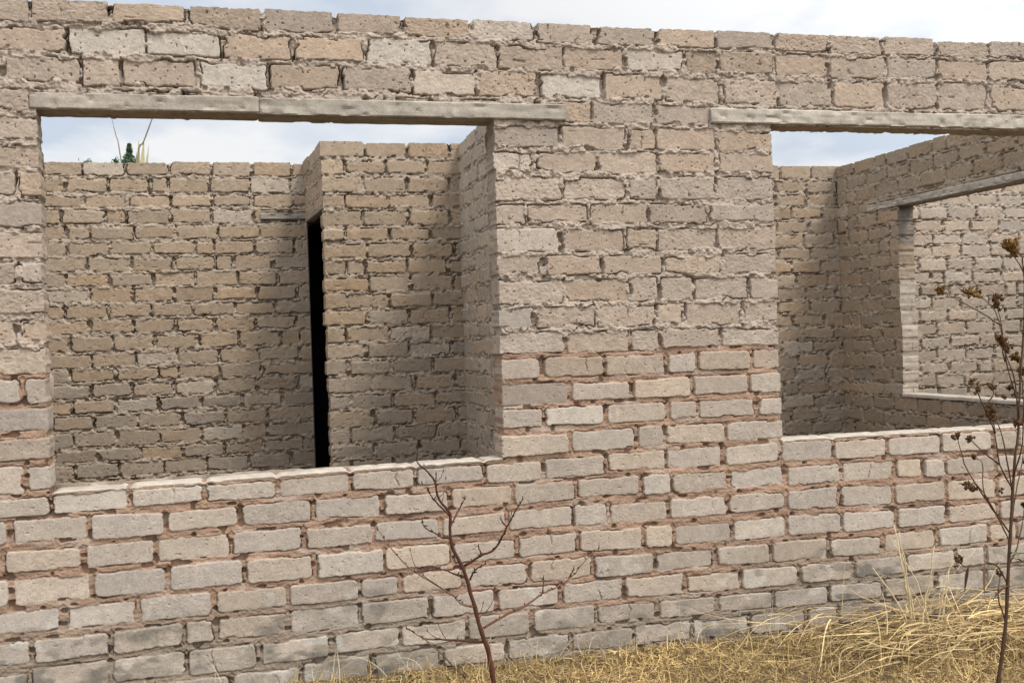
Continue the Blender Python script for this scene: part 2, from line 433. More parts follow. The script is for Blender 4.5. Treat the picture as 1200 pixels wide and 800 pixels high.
def bar(p0, U, length, height, depth, col, seed, res=.008, jit=.0022, arris=.0040):
    """rough cast concrete bar: front, underside, top, ends; slightly chipped arrises"""
    mb = MB(); U = np.array([U[0], U[1], 0.]); U /= np.linalg.norm(U); Z = np.array([0, 0, 1.]); Nn = np.cross(U, Z)
    nl = max(4, int(length / res)); ring = []
    def side(a, b, n): return [a + (b - a) * t for t in np.linspace(0, 1, n, endpoint=False)]
    w, hh, r = depth, height, arris
    R = [np.array(p) for p in ((-0, r), (-0, hh - r), (-r, hh), (-(w - r), hh), (-w, hh - r), (-w, r), (-(w - r), 0), (-r, 0))]
    for i in range(8):
        a, b = R[i], R[(i + 1) % 8]; ring += side(a, b, max(1, int(np.linalg.norm(b - a) / res)))
    ring = np.array(ring); nr = len(ring)
    us = np.linspace(0, length, nl + 1)
    ang = np.arange(nr) / nr
    cen = np.array([-w / 2, hh / 2])
    V = []; C = []
    for i, u in enumerate(us):
        k = 1.0
        dirv = ring - cen; dl = np.linalg.norm(dirv, axis=1); dirv = dirv / dl[:, None]
        nz = jit * fbm(np.full(nr, u / .05), ring[:, 0] / .03 + ring[:, 1] / .025, seed, 3) - .006 * sstep(.45, .8, vn(np.full(nr, u / .035), ang * 23, seed + 1))
        nz = nz + .0025 * vn(np.full(nr, u / .4), ang * 0 + 3, seed + 5)
        rr = ring + dirv * nz[:, None]
        if i in (0, nl): rr = cen + (rr - cen) * .93
        V.append(np.array(p0)[None] + u * U + rr[:, :1] * -1 * -Nn[None] + rr[:, 1:] * Z)
        cc = np.array(col)[None] * (1 + .42 * fbm(np.full(nr, u / .16), ring[:, 1] / .007 + ring[:, 0] / .014, seed + 2, 3) + .22 * fbm(np.full(nr, u / .025), ring[:, 1] / .02 + ring[:, 0] / .03, seed + 8, 3) + .10 * vn(np.full(nr, u / .3), ang * 2, seed + 3))[:, None]
        C.append(cc)
    V = np.array(V); C = np.array(C)
    g = np.arange((nl + 1) * nr).reshape(nl + 1, nr); g2 = np.roll(g, -1, 1)
    q = np.stack([g[:-1], g2[:-1], g2[1:], g[1:]], -1).reshape(-1, 4)[:, ::-1]
    mb.add(V, C.reshape(-1, 3), q=q)
    for i, sg in ((0, 1), (nl, -1)):
        b = mb.add(np.concatenate([V[i], V[i].mean(0)[None]]), np.concatenate([C[i], C[i].mean(0)[None]]))
        t = [(b + j, b + (j + 1) % nr, b + nr) for j in range(nr)]
        mb.t.append(np.array(t if sg > 0 else [x[::-1] for x in t], np.int32))
    return mb

# ------------------------------------------------------------------ THE HOUSE
house = empty('brick_house', (2.2, 1.4, GZ), 'unfinished roofless house of bare sandy bricks with two empty window openings', 'house')

# measured sag of the courses (metres) at four stations along the outer wall
KX = np.array([-.6, .42, 2.10, 2.935, 3.81, 7.2])
D1 = [.011, .005, 0, .003, .0066, .010, .0006, -.0089, -.0019, -.0017, .0019, -.0036, -.0064, -.0092, -.0119, -.0120, -.0165, .0015, -.0017, .0046, -.0045, -.0059, -.0073, -.005]
D2 = [.007, .0017, -.0024, -.001, -.0024, -.0015, -.0046, -.0031, -.0044, -.0028, -.0067, -.005, -.001, -.0001, -.0013, .0008, .0040, .0060, .0112, .0105, .0097, .0087, .0128, .0171]
D3 = [.0108, .0046, -.0101, -.003, .0034, .0016, -.003, -.007, -.0107, -.0115, -.0122, -.0129, -.0083, -.0037, -.004, .0056, .0053, .009, .0075, .0066, -.0039, -.0076, -.0037, .0108]
D4 = [.015, .010, -.011, -.006, 0, 0, 0, 0, 0, 0, 0, 0, 0, 0, 0, 0, 0, -.004, -.0073, -.0098, -.0044, -.0046, .0009, .0007]
DT = np.array([D1, D1, D2, D3, D4, D4]); DT = np.concatenate([np.array([[0], [0], [-.006], [-.004], [-.005], [0]]), DT], 1)
def warp_outer(u, v):
    kf = np.clip(-v / CH, 0, 24); k0 = np.minimum(kf.astype(int), 23); fk = kf - k0
    xi = np.clip(np.searchsorted(KX, u, 'right') - 1, 0, len(KX) - 2); fx = np.clip((u - KX[xi]) / (KX[xi + 1] - KX[xi]), 0, 1)
    g = lambda i, k: DT[i, k]
    return (g(xi, k0) * (1 - fx) + g(xi + 1, k0) * fx) * (1 - fk) + (g(xi, k0 + 1) * (1 - fx) + g(xi + 1, k0 + 1) * fx) * fk

W1 = (.482, 1.920); W2 = (2.968, 4.40)
SILL = -17 * CH; HEADZ = -.338
anch = [2.08, 2.182, 2.089, 2.281, 2.16, 2.291, 2.16, 2.256, 2.147, 2.298, 2.156, 2.269, 2.153, 2.294, 2.162, 2.294, 2.159, 2.288, 2.175, 2.291, 2.177, 2.227, 2.106, 2.234, 1.91]
bats = {k: [.24, .115] for k in (4, 6, 8, 10, 12, 16, 18, 20)}
def segs_outer(k):
    if 4 <= k < 17: return [(-.6, W1[0]), (W1[1], W2[0]), (W2[1], 7.2)]
    return [(-.6, 7.2)]
HOLES = [(W1[0], W1[1], SILL, HEADZ), (W2[0], W2[1], SILL, HEADZ)]
LINT = [(.462, 2.178), (2.725, 4.62)]
blanks = [(a + .004, b - .004, -.350, -.272) for a, b in LINT]
pale = [(1, .95), (1, .80), (1, 1.55), (2, 1.02), (2, 2.18), (16, 3.1), (17, .6), (15, 2.2)]
lay0 = Lay(11, 26, segs_outer, 'outer', anch, bats, pale, blanks)
mb = MB()
f = .0023
us = axis((-.6, .10, .012), (.10, W1[0], f), (W1[0], W1[1], f), (W1[1], W2[0], f), (W2[0], 4.25, f), (4.25, W2[1], .010), (W2[1], 7.2, .016))
vs = axis((-2.28, SILL, f), (SILL, HEADZ, f), (HEADZ, 0, f))
wall_face(mb, (0, 0, 0), (1, 0), us, vs, lay0, HOLES, warp_outer, thick=.105, borders='TLR', rough_jamb=.6)
usb = axis((-7.2, -W2[1], .03), (-W2[1], -W2[0], .02), (-W2[0], -W1[1], .02), (-W1[1], -W1[0], .02), (-W1[0], .6, .02))
vsb = axis((-2.28, SILL, .02), (SILL, HEADZ, .02), (HEADZ, -.012, .02))
seg1 = lambda a, b: (lambda k: [(a, b)])
layb = Lay(12, 26, seg1(-7.3, .7), 'inner')
plain_back(mb, (0, .112, 0), (-1, 0), usb, vsb, layb, [(-b, -a, lo, hi) for a, b, lo, hi in HOLES])
wall0 = mb.build('wall', M_BRICK, house)
wall0['label'] = 'outer brick wall with two window openings, grey mortar above and red clay mortar below'

# lintels of the outer wall
CG = (.36, .325, .285)
def warp1(x, z): return float(warp_outer(np.array([x]), np.array([z]))[0])
def lintel(parent, p0, U, length, height, depth, col, seed, **kw):
    o = bar(p0, U, length, height, depth, col, seed, **kw).build('lintel', M_CONC, parent)
    o.data.set_sharp_from_angle(angle=math.radians(32)); return o
lintel(wall0, (.462, -.009, -.335), (1, 0), .683, .050, .132, (.315, .272, .222), 41)
lintel(wall0, (1.147, -.013, -.340), (1, .0), 1.033, .053, .136, (.315, .278, .228), 42)
lintel(wall0, (2.725, -.012, -.338), (1, 0), 1.90, .052, .134, (.41, .365, .30), 43)

# added pale strip on the two window sills, skylight put into its colour
def sill(a, b, seed):
    mb = MB(); us = axis((a + .004, b - .004, .006)); n = len(us)
    prof = [(-.006, -.006), (-.001, .000), (-.004, .0035), (-.02, .0045), (-.06, .005), (-.10, .0045), (-.118, .002), (-.121, -.010)]
    V = []; C = []
    jj_ = lay0.J[17][0]; joint = np.min(np.abs(us[:, None] - jj_[None]), 1)
    cut = np.exp(-(joint / .010) ** 2)
    for (y, z) in prof:
        nz = .0014 * fbm(us / .05, us * 0 + y * 40, seed, 3) - .009 * cut * (z > -.001) - .004 * sstep(.3, .7, vn(us / .03, us * 0 + y * 30, seed + 2))
        ny = .0030 * fbm(us / .04, us * 0 + z * 50, seed + 1, 3) - .004 * cut * (y > 0)
        V.append(np.stack([us, -(y + ny * (y > 0)), SILL + warp_outer(us, us * 0 + SILL) + z + nz], 1))
        C.append(np.array([.43, .37, .30])[None] * (1 + .25 * fbm(us / .05, us * 0 + y * 20, seed + 3, 3))[:, None])
    g = np.arange(len(prof) * n).reshape(len(prof), n)
    q = np.stack([g[:-1, :-1], g[:-1, 1:], g[1:, 1:], g[1:, :-1]], -1).reshape(-1, 4)
    mb.add(np.array(V), np.array(C).reshape(-1, 3), q=q)
    return mb.build('window_sill', M_CONC, wall0)
sill(W1[0], W1[1], 51); sill(W2[0], W2[1], 52)

# back wall, left room:  X -0.35 .. 1.53 ; right rooms X 2.39 .. 7.2
YB = 2.88; ZT = -.027; BOT = -2.28
def lay_in(seed, a, b, style='inner', blanks=(), segs=None):
    return Lay(seed, 27, segs or seg1(a, b), style, None, None, None, blanks)
mb = MB()
wall_face(mb, (0, YB, ZT), (1, 0), axis((-.35, 0, .015), (0, 1.53, .0042)), axis((BOT - ZT, -1.85, .02), (-1.85, 0, .0042)),
          lay_in(21, -.35, 1.53, blanks=[(1.272, 1.53, -.335, -.285)]), thick=.11, borders='T')
wl = mb.build('wall', M_BRICK, house)
wl['label'] = 'tan inner brick wall seen through the wider window'
lintel(wl, (1.268, YB - .012, -.354), (1, 0), .262, .035, .10, (.27, .24, .205), 44)

mb = MB()
wall_face(mb, (0, YB, ZT + .004), (1, 0), axis((2.39, 4.45, .02), (4.45, 5.06, .0052)), axis((BOT - ZT, -1.85, .02), (-1.85, 0, .0055)),
          Lay(22, 27, seg1(2.39, 5.08), 'inner'), thick=.11, borders='T')
mb.build('wall', M_BRICK, house)
mb = MB()
wall_face(mb, (0, YB, ZT + .004), (1, 0), axis((5.06, 6.45, .0055), (6.45, 7.2, .02)), axis((BOT - ZT, -1.85, .02), (-1.85, 0, .0055)),
          Lay(32, 27, seg1(5.05, 7.2), 'pale'), thick=.11, borders='T')  # lighter brick tone carries the open-sky brightness of this wall
wf = mb.build('wall', M_BRICK, house)
wf['label'] = 'far brick wall, open-sky brightness painted in, seen through the opening of the cross wall'

# the small dark room: its street side, its doorway side, an added light-blocking roof
XB0, YBK = 1.556, 2.20; XR = 2.285
mb = MB()
wall_face(mb, (0, YBK, ZT), (1, 0), axis((XB0, XR + .02, .0040)), axis((BOT - ZT, -1.85, .02), (-1.85, 0, .0048)),
          lay_in(23, XB0, XR + .06), thick=.11, borders='TL')
mb.build('wall', M_BRICK, house)
# doorway side: facing -X, u runs towards the camera; only the courses over the door
dU = np.array([XB0 - 1.519, YBK - YB]); dL = float(np.linalg.norm(dU))
mb = MB()
wall_face(mb, (1.519, YB, ZT), tuple(dU), axis((0, dL - .003, .0048)), axis((-.325, 0, .0048)),
          lay_in(24, 0, dL), thick=.11, borders='TL')
wd = mb.build('wall', M_BRICK, house)
wd['label'] = 'short run of bricks over the dark doorway'
lintel(wd, (1.5215, YB - .005, -.372), tuple(dU), dL - .006, .030, .10, (.30, .265, .225), 45)
# added near-black lining, doorway shade put into its colour (box open only at the doorway)
mb = MB()
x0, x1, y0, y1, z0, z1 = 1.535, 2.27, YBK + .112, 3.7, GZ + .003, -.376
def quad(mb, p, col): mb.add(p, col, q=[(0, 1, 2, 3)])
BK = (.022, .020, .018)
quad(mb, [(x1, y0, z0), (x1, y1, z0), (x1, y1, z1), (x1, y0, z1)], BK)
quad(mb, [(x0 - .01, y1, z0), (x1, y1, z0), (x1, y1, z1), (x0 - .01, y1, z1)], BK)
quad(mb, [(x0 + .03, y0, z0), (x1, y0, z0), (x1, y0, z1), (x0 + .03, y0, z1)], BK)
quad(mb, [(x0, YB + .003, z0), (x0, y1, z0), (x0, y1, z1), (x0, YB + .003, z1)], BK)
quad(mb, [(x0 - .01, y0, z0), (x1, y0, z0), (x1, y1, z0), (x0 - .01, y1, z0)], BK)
sl = mb.build('dark_shade_lining', M_SHADE, house, smooth=False)
mb = MB()
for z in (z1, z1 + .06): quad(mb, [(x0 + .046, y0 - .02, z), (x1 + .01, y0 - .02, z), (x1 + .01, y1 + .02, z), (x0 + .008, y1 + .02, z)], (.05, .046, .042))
mb.build('light_block_slab', M_SHADE, house, smooth=False)  # added unseen slab, keeps skylight out of the doorway room

# return wall between the rooms, X = 2.285 (faces -X) and its other side
mb = MB()
wall_face(mb, (XR, YBK, ZT), (0, -1), axis((0, .80, .0048), (.80, 2.085, .014)), axis((BOT - ZT, -1.85, .02), (-1.85, 0, .0048)),
          lay_in(25, 0, 2.1, 'pale'), thick=.105, borders='T')
plain_back(mb, (XR + .105, .115, ZT - .01), (0, 1), axis((0, 2.76, .02)), axis((BOT - ZT, 0, .02)), lay_in(26, 0, 2.8))
mb.build('wall', M_BRICK, house)

# partition with an opening, X = 5.02 (faces -X)
XP = 5.012; dP = (-.014, -1.0)
o0, o1 = .668, 1.98      # opening along u from the back wall
mb = MB()
PB = [(.345, 2.2, -.352, -.292)]
layp = Lay(27, 27, lambda k: [(0, 2.765)] if (k < 4 or k >= 17) else [(0, o0), (o1, 2.765)], 'inner', None, None, None, PB)
pal = [(k, .05) for k in ()]
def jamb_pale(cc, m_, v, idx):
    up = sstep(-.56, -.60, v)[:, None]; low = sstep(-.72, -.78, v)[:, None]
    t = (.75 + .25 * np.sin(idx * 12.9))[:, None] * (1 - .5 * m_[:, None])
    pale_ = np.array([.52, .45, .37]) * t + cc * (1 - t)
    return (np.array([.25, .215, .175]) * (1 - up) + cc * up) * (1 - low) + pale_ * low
PS = -1.505 - ZT; PH = -.362 - ZT
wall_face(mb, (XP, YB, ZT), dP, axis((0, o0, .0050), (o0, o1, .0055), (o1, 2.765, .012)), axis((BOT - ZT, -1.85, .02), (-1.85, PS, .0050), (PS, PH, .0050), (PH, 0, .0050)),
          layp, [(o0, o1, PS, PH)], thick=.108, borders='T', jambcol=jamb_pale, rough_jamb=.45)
plain_back(mb, (XP + .108 - .04, .115, ZT - .01), (.0, 1), axis((0, 2.765 - o1, .02), (2.765 - o1, 2.765 - o0, .02), (2.765 - o0, 2.765, .02)),
           axis((BOT - ZT, PS, .02), (PS, PH, .02), (PH, 0, .02)), Lay(28, 27, seg1(0, 2.8), 'pale'), [(2.765 - o1, 2.765 - o0, PS, PH)])
wp = mb.build('wall', M_BRICK, house)
wp['label'] = 'inner cross wall with a window opening'
lintel(wp, (XP - .009 - .005, YB - .345, -.366), dP, 1.95, .042, .118, (.43, .385, .325), 46)
mb = MB()
us_ = axis((0, o1 - o0, .01)); V = []; C = []
for (x, z) in ((-.008, -.012), (-.008, .004), (.0, .009), (.05, .009), (.105, .008), (.112, -.012)):
    V.append(np.stack([XP - .014 * (us_ + o0) + x + .002 * fbm(us_ / .04, us_ * 0 + x * 9, 61), YB - o0 - us_, PS + ZT + z + .0022 * fbm(us_ / .05, us_ * 0 + x * 9, 62)], 1))
    C.append(np.array([.44, .38, .31])[None] * (1 + .2 * fbm(us_ / .06, us_ * 0 + x * 9, 63))[:, None])
n = len(us_); g = np.arange(6 * n).reshape(6, n)
mb.add(np.array(V), np.array(C).reshape(-1, 3), q=np.stack([g[:-1, :-1], g[:-1, 1:], g[1:, 1:], g[1:, :-1]], -1).reshape(-1, 4)[:, ::-1])
mb.build('window_sill', M_CONC, wp)

# end walls that close the house (out of the photograph, light only)
mb = MB(); plain_back(mb, (-.35, .115, ZT), (0, 1), axis((0, 2.765, .02)), axis((BOT - ZT, 0, .02)), lay_in(29, 0, 2.8)); mb.build('wall', M_BRICK, house)
mb = MB(); plain_back(mb, (7.19, YB, ZT), (0, -1), axis((0, 2.765, .02)), axis((BOT - ZT, 0, .02)), lay_in(30, 0, 2.8)); mb.build('wall', M_BRICK, house)

# ------------------------------------------------------------------ GROUND
def gz(x, y):
    return GZ + .025 - .018 * np.clip(x - 1.6, 0, 3) + .010 * fbm(x / .5, y / .5, 71, 3) + .006 * fbm(x / .12, y / .12, 72, 3)
mb = MB()
xs = axis((-90, -6, 8), (-6, .2, .25), (.2, 4.8, .025), (4.8, 9, .25), (9, 90, 8)); ys = axis((-60, -6, 6), (-6, -1.5, .25), (-1.5, .12, .025), (.12, 4, .2), (4, 130, 9))
gx, gy = np.meshgrid(xs, ys, indexing='ij')
zz = np.where((gy > .115) & (gy < 3.8), GZ, gz(gx, gy)); far = np.maximum(np.abs(gx - 2), np.abs(gy)) > 8
zz = np.where(far, GZ - .02, zz)
n1, n2 = gx.shape; g = np.arange(n1 * n2).reshape(n1, n2)
cc = np.array([.12, .085, .045])[None, None] * (1 + .3 * fbm(gx / .4, gy / .4, 73, 3))[..., None]
gr = sstep(.0, .6, fbm(gx / .5, gy / .25, 74, 3))[..., None] * .6
cc = cc * (1 - gr) + np.array([.10, .085, .055]) * gr
mb.add(np.stack([gx, gy, zz], -1), cc.reshape(-1, 3), q=np.stack([g[:-1, :-1], g[1:, :-1], g[1:, 1:], g[:-1, 1:]], -1).reshape(-1, 4))
go = mb.build('ground', M_SOIL); go['kind'] = 'structure'

# dead curly grass: thousands of narrow curled blades, one object of 'stuff'
def blades(n, xr, yr, len_, wid, curl, elev, colA, colB, seed, nseg=6, zoff=0.0, heading=None, zfun=gz, dens=None, droop=(-.25, .35), vary=.14, patch=0.0):
    R = np.random.default_rng(seed)
    x = R.uniform(*xr, n); y = R.uniform(*yr, n)
    if dens is not None:
        keep = R.random(n) < dens(x, y); x = x[keep]; y = y[keep]; n = len(x)
    L_ = R.uniform(*len_, n); th = R.uniform(0, 2 * np.pi, n) if heading is None else R.normal(heading[0], heading[1], n) + np.pi * (R.random(n) < .5)
    el = R.uniform(*elev, n); P = np.stack([x, y, zfun(x, y) + zoff * R.random(n)], 1)
    k = R.normal(0, curl, n); k2 = R.normal(droop[0], droop[1], n)
    w = R.uniform(*wid, n); pts = [P.copy()]; dirs = []
    for i in range(nseg):
        d = np.stack([np.cos(th) * np.cos(el), np.sin(th) * np.cos(el), np.sin(el)], 1); dirs.append(d)
        P = P + d * (L_ / nseg)[:, None]; 
        P[:, 2] = np.maximum(P[:, 2], zfun(P[:, 0], P[:, 1]) + .002)
        P[:, 1] = np.minimum(P[:, 1], -.012)
        pts.append(P.copy()); th = th + k + R.normal(0, curl * .5, n); el = np.clip(el + k2, -.8, 1.4)
    pts = np.array(pts); dirs.append(dirs[-1]); dirs = np.array(dirs)
    sd = np.cross(dirs, R.normal(0, .5, (n, 3))[None] + np.array([0, 0, 1.0])); sd /= np.linalg.norm(sd, axis=2)[..., None] + 1e-6
    tp = np.linspace(1, .35, nseg + 1)[:, None, None]
    A = pts + sd * w[None, :, None] * .5 * tp; B = pts - sd * w[None, :, None] * .5 * tp
    V = np.stack([A, B], 2)                      # seg, n, 2, 3
    g = np.arange((nseg + 1) * n * 2).reshape(nseg + 1, n, 2)
    q = np.stack([g[:-1, :, 0], g[:-1, :, 1], g[1:, :, 1], g[1:, :, 0]], -1).reshape(-1, 4)
    t = R.random(n)[:, None]; c = np.array(colA) * (1 - t) + np.array(colB) * t; c = c * (R.normal(1, vary, n) * (1 + patch * fbm(x / .16, y / .10, seed + 9, 2)))[:, None]
    C = np.broadcast_to(c[None, :, None], V.shape)
    return V.reshape(-1, 3), np.clip(C, .01, .8).reshape(-1, 3), q
mb = MB()
near = lambda x, y: .6 + .4 * sstep(-.02, -.14, y + .04 * fbm(x / .15, y / .15, 75, 2))
def addb(*a, **k):
    v, c, q = blades(*a, **k); mb.add(v, c, q=q)
addb(27000, (.6, 4.9), (-1.15, -.015), (.04, .10), (.0024, .0044), .95, (-.2, .65), (.33, .22, .085), (.53, .385, .175), 81, dens=near, patch=.45)
addb(12000, (.6, 4.9), (-1.15, -.015), (.04, .10), (.0022, .0042), .7, (-.1, .6), (.17, .115, .05), (.30, .20, .085), 82, dens=near, patch=.3)
addb(5000, (-2, 7), (-3.2, -1.1), (.05, .14), (.003, .006), .5, (0, .8), (.30, .21, .10), (.42, .33, .18), 83)
addb(170, (.6, 4.9), (-.10, -.015), (.06, .20), (.0018, .0030), .12, (.5, 1.4), (.42, .33, .20), (.58, .49, .33), 86, droop=(-.12, .15))
addb(60, (1.6, 4.9), (-.9, -.12), (.06, .16), (.0018, .0032), .12, (.4, 1.3), (.38, .28, .14), (.55, .44, .26), 87, droop=(-.12, .15))
o = mb.build('dry_grass', M_STRAW); o['kind'] = 'stuff'
o['label'] = 'matted curly dead grass covering the ground along the wall'; o['category'] = 'grass'
# long flattened straw against the wall on the right
mb = MB()
rightw = lambda x, y: sstep(2.75, 3.3, x + .25 * fbm(x / .3, y / .1, 76, 2)) * sstep(-.62, -.30, y)
addb(2300, (2.6, 4.8), (-.55, -.02), (.12, .38), (.0030, .0060), .06, (-.05, .24), (.38, .265, .12), (.52, .385, .195), 84, nseg=6, zoff=.11, heading=(.15, .50), dens=rightw, droop=(-.07, .10), vary=.24, patch=.3)
addb(40, (3.0, 4.8), (-.4, -.02), (.20, .32), (.0035, .006), .14, (.1, .5), (.36, .27, .12), (.50, .40, .20), 85, nseg=8, zoff=.03, heading=(.1, .9), dens=rightw)
o = mb.build('straw', M_STRAW); o['kind'] = 'stuff'
o['label'] = 'long flattened yellow straw heaped at the wall foot'; o['category'] = 'straw'

# ------------------------------------------------------------------ PLANTS
# bare sapling
stem = [(1.816, -.18, -2.214), (1.811, -.19, -2.188), (1.793, -.2, -2.082), (1.77, -.21, -2.012), (1.743, -.22, -1.907), (1.716, -.23, -1.811), (1.675, -.24, -1.715), (1.674, -.25, -1.628), (1.639, -.26, -1.579), (1.62, -.27, -1.509), (1.572, -.28, -1.457), (1.568, -.30, -1.425)]
BR = [
 [(1.779, -.215, -2.001), (1.856, -.154, -1.987), (1.942, -.129, -1.965), (2.01, -.103, -1.937), (2.06, -.077, -1.93), (2.124, -.071, -1.895), (2.166, -.066, -1.856), (2.228, -.06, -1.811)],
 [(2.01, -.103, -1.937), (2.012, -.11, -1.885)],
 [(1.721, -.23, -1.795), (1.761, -.26, -1.764), (1.804, -.28, -1.742), (1.828, -.3, -1.7), (1.837, -.32, -1.67), (1.861, -.34, -1.62), (1.881, -.36, -1.579)],
 [(1.837, -.32, -1.67), (1.822, -.31, -1.645)],
 [(1.737, -.22, -1.844), (1.748, -.24, -1.811), (1.778, -.27, -1.787)],
 [(1.671, -.24, -1.705), (1.66, -.16, -1.71), (1.624, -.08, -1.691), (1.620, -.06, -1.672)],
 [(1.676, -.245, -1.663), (1.718, -.18, -1.624), (1.739, -.18, -1.592)],
 [(1.673, -.25, -1.632), (1.624, -.285, -1.581), (1.585, -.36, -1.532)],
 [(1.745, -.22, -1.93), (1.707, -.21, -1.916), (1.681, -.18, -1.89), (1.568, -.15, -1.813), (1.512, -.12, -1.751), (1.467, -.09, -1.682)],
 [(1.721, -.228, -1.835), (1.677, -.21, -1.816), (1.636, -.24, -1.798), (1.553, -.27, -1.794)],
 [(1.782, -.205, -2.049), (1.694, -.14, -2.05), (1.622, -.07, -2.056), (1.555, -.06, -2.018)],
 [(1.598, -.066, -2.045), (1.66, -.12, -2.10), (1.72, -.18, -2.165)],
 [(1.63, -.268, -1.535), (1.634, -.25, -1.50)],
 [(1.766, -.262, -1.764), (1.757, -.27, -1.731)],
 [(2.113, -.071, -1.90), (2.135, -.06, -1.875)]]
toward = lambda P, k: [tuple(np.array((.97345, -3.64519, -1.08513)) * (1 - k) + np.array(q) * k) for q in P]
stem = toward(stem, .965); BR = [toward(b, .965) for b in BR]
sap = empty('bare_sapling', (1.816, -.18, GZ), 'leafless reddish brown sapling with thin bare branches in front of the wall', 'sapling')
mb = MB(); REDB = (.095, .034, .020); REDD = (.050, .024, .018); TANB = (.17, .105, .065)
mb.tube(stem, .0090, .0014, REDB, 8, .0008, 4, REDD)
mb.build('stem', M_BARK, sap)
for i, b in enumerate(BR):
    mb = MB(); big = len(b) > 5; tan = i in (8, 11, 1)
    r0 = .0044 if i in (0, 2, 8, 10) else .0032
    if i in (3, 12, 13, 14, 1): r0 = .0028
    mb.tube(b, r0, .0013, TANB if tan else REDB, 6, .0009, 4, TANB if i in (0, 8, 10) else REDD)
    R = np.random.default_rng(100 + i); p = np.array(b)
    for j in range(1, len(p)):
        for _ in range(2 if len(p) > 2 else 1):
            t = R.random(); c = p[j - 1] + (p[j] - p[j - 1]) * t
            d = R.normal(0, 1, 3); d /= np.linalg.norm(d); d[2] = abs(d[2])
            mb.tube([c, c + d * .006, c + d * R.uniform(.008, .014)], .0032, .0008, REDD, 5, 0, 2)
    mb.tube([p[-1] - (p[-1] - p[-2]) * .05, p[-1], p[-1] + (0, 0, .010)], .0030, .001, REDD, 5, 0, 2)
    mb.build('branch', M_BARK, sap)

R = np.random.default_rng(44); sp_ = np.array(stem)
for i in range(13):
    if i < 6: j = R.integers(4, len(sp_) - 1); p0 = sp_[j] + (sp_[j - 1] - sp_[j]) * R.random()
    else: b = np.array(BR[R.choice([0, 2, 8, 9, 10, 7])]); j = R.integers(1, len(b) - 1); p0 = b[j] + (b[j + 1] - b[j]) * R.random()
    a = R.normal(0, 1, 3) * (1, .6, .3); a[2] = abs(a[2]) + .5; a /= np.linalg.norm(a); l = R.uniform(.03, .09)
    mb = MB(); mb.tube([p0, p0 + a * l * .5 + R.normal(0, .003, 3), p0 + a * l + (0, 0, .012)], .0015, .0008, REDB, 5, .0004, 3, REDD if i % 3 else TANB)
    e = p0 + a * l + (0, 0, .012); mb.tube([e - a * .002, e, e + (0, 0, .007)], .0024, .0008, REDD, 5, 0, 2)
    mb.build('twig', M_BARK, sap)

# dry flowering weed on the right
wm = [(3.419, -.55, -2.289), (3.422, -.55, -2.267), (3.457, -.55, -2.082), (3.482, -.55, -1.847), (3.501, -.55, -1.659), (3.518, -.55, -1.518), (3.531, -.55, -1.451), (3.548, -.55, -1.265), (3.568, -.55, -1.097), (3.587, -.55, -.956), (3.592, -.55, -.86)]
WB = [
 [(3.531, -.55, -1.451), (3.552, -.52, -1.295), (3.54, -.49, -1.186), (3.529, -.46, -1.049), (3.471, -.43, -.978)],
 [(3.536, -.55, -1.406), (3.522, -.565, -1.355), (3.472, -.58, -1.23), (3.442, -.595, -1.097), (3.416, -.61, -1.014)],
 [(3.568, -.55, -1.097), (3.591, -.53, -.938), (3.57, -.51, -.868), (3.567, -.49, -.831)],
 [(3.587, -.55, -.956), (3.545, -.58, -.90), (3.516, -.61, -.875), (3.464, -.62, -.838)],
 [(3.483, -.55, -1.825), (3.474, -.55, -1.79), (3.422, -.55, -1.691), (3.363, -.55, -1.611), (3.33, -.55, -1.619)],
 [(3.488, -.55, -1.783), (3.475, -.52, -1.74), (3.441, -.49, -1.661), (3.459, -.46, -1.559), (3.449, -.43, -1.544)],
 [(3.504, -.55, -1.64), (3.441, -.57, -1.553), (3.407, -.59, -1.424), (3.377, -.61, -1.369)],
 [(3.501, -.55, -1.657), (3.495, -.53, -1.518), (3.492, -.51, -1.435), (3.475, -.49, -1.385)],
 [(3.412, -.588, -1.445), (3.346, -.61, -1.338), (3.30, -.63, -1.275)],
 [(3.437, -.57, -1.55), (3.385, -.55, -1.50), (3.345, -.55, -1.462)],
 [(3.44, -.55, -1.72), (3.36, -.52, -1.58), (3.312, -.53, -1.455)],
 [(3.472, -.55, -1.95), (3.406, -.57, -1.87), (3.293, -.59, -1.868), (3.229, -.61, -1.834)],
 [(3.481, -.55, -1.881), (3.529, -.53, -1.832), (3.577, -.51, -1.725), (3.614, -.49, -1.557)],
 [(3.507, -.55, -1.601), (3.512, -.59, -1.485), (3.489, -.63, -1.316), (3.441, -.67, -1.204)],
 [(3.459, -.55, -2.07), (3.434, -.55, -1.989), (3.443, -.55, -1.911)],
 [(3.485, -.55, -1.825), (3.546, -.51, -1.665), (3.61, -.47, -1.559), (3.665, -.43, -1.449)],
 [(3.465, -.58, -1.215), (3.44, -.60, -1.17), (3.430, -.61, -1.145)],
 [(3.36, -.605, -1.36), (3.40, -.60, -1.32), (3.39, -.60, -1.29)]]
KW = .90; wm = toward(wm, KW); WB = [toward(b, KW) for b in WB]
weed = empty('dry_weed', (3.18, -.86, GZ - .02), 'tall dry weed with brown seed heads standing at the right edge', 'weed')
WST = (.060, .030, .018); WS2 = (.085, .050, .024)
mb = MB(); mb.tube(wm, .0066, .0018, WST, 8, .0006, 4, WS2); mb.build('stem', M_BARK, weed)
for i, b in enumerate(WB):
    mb = MB(); mb.tube(b, .0027, .0011, WST, 6, .0008, 4, WS2); mb.build('branch', M_BARK, weed)
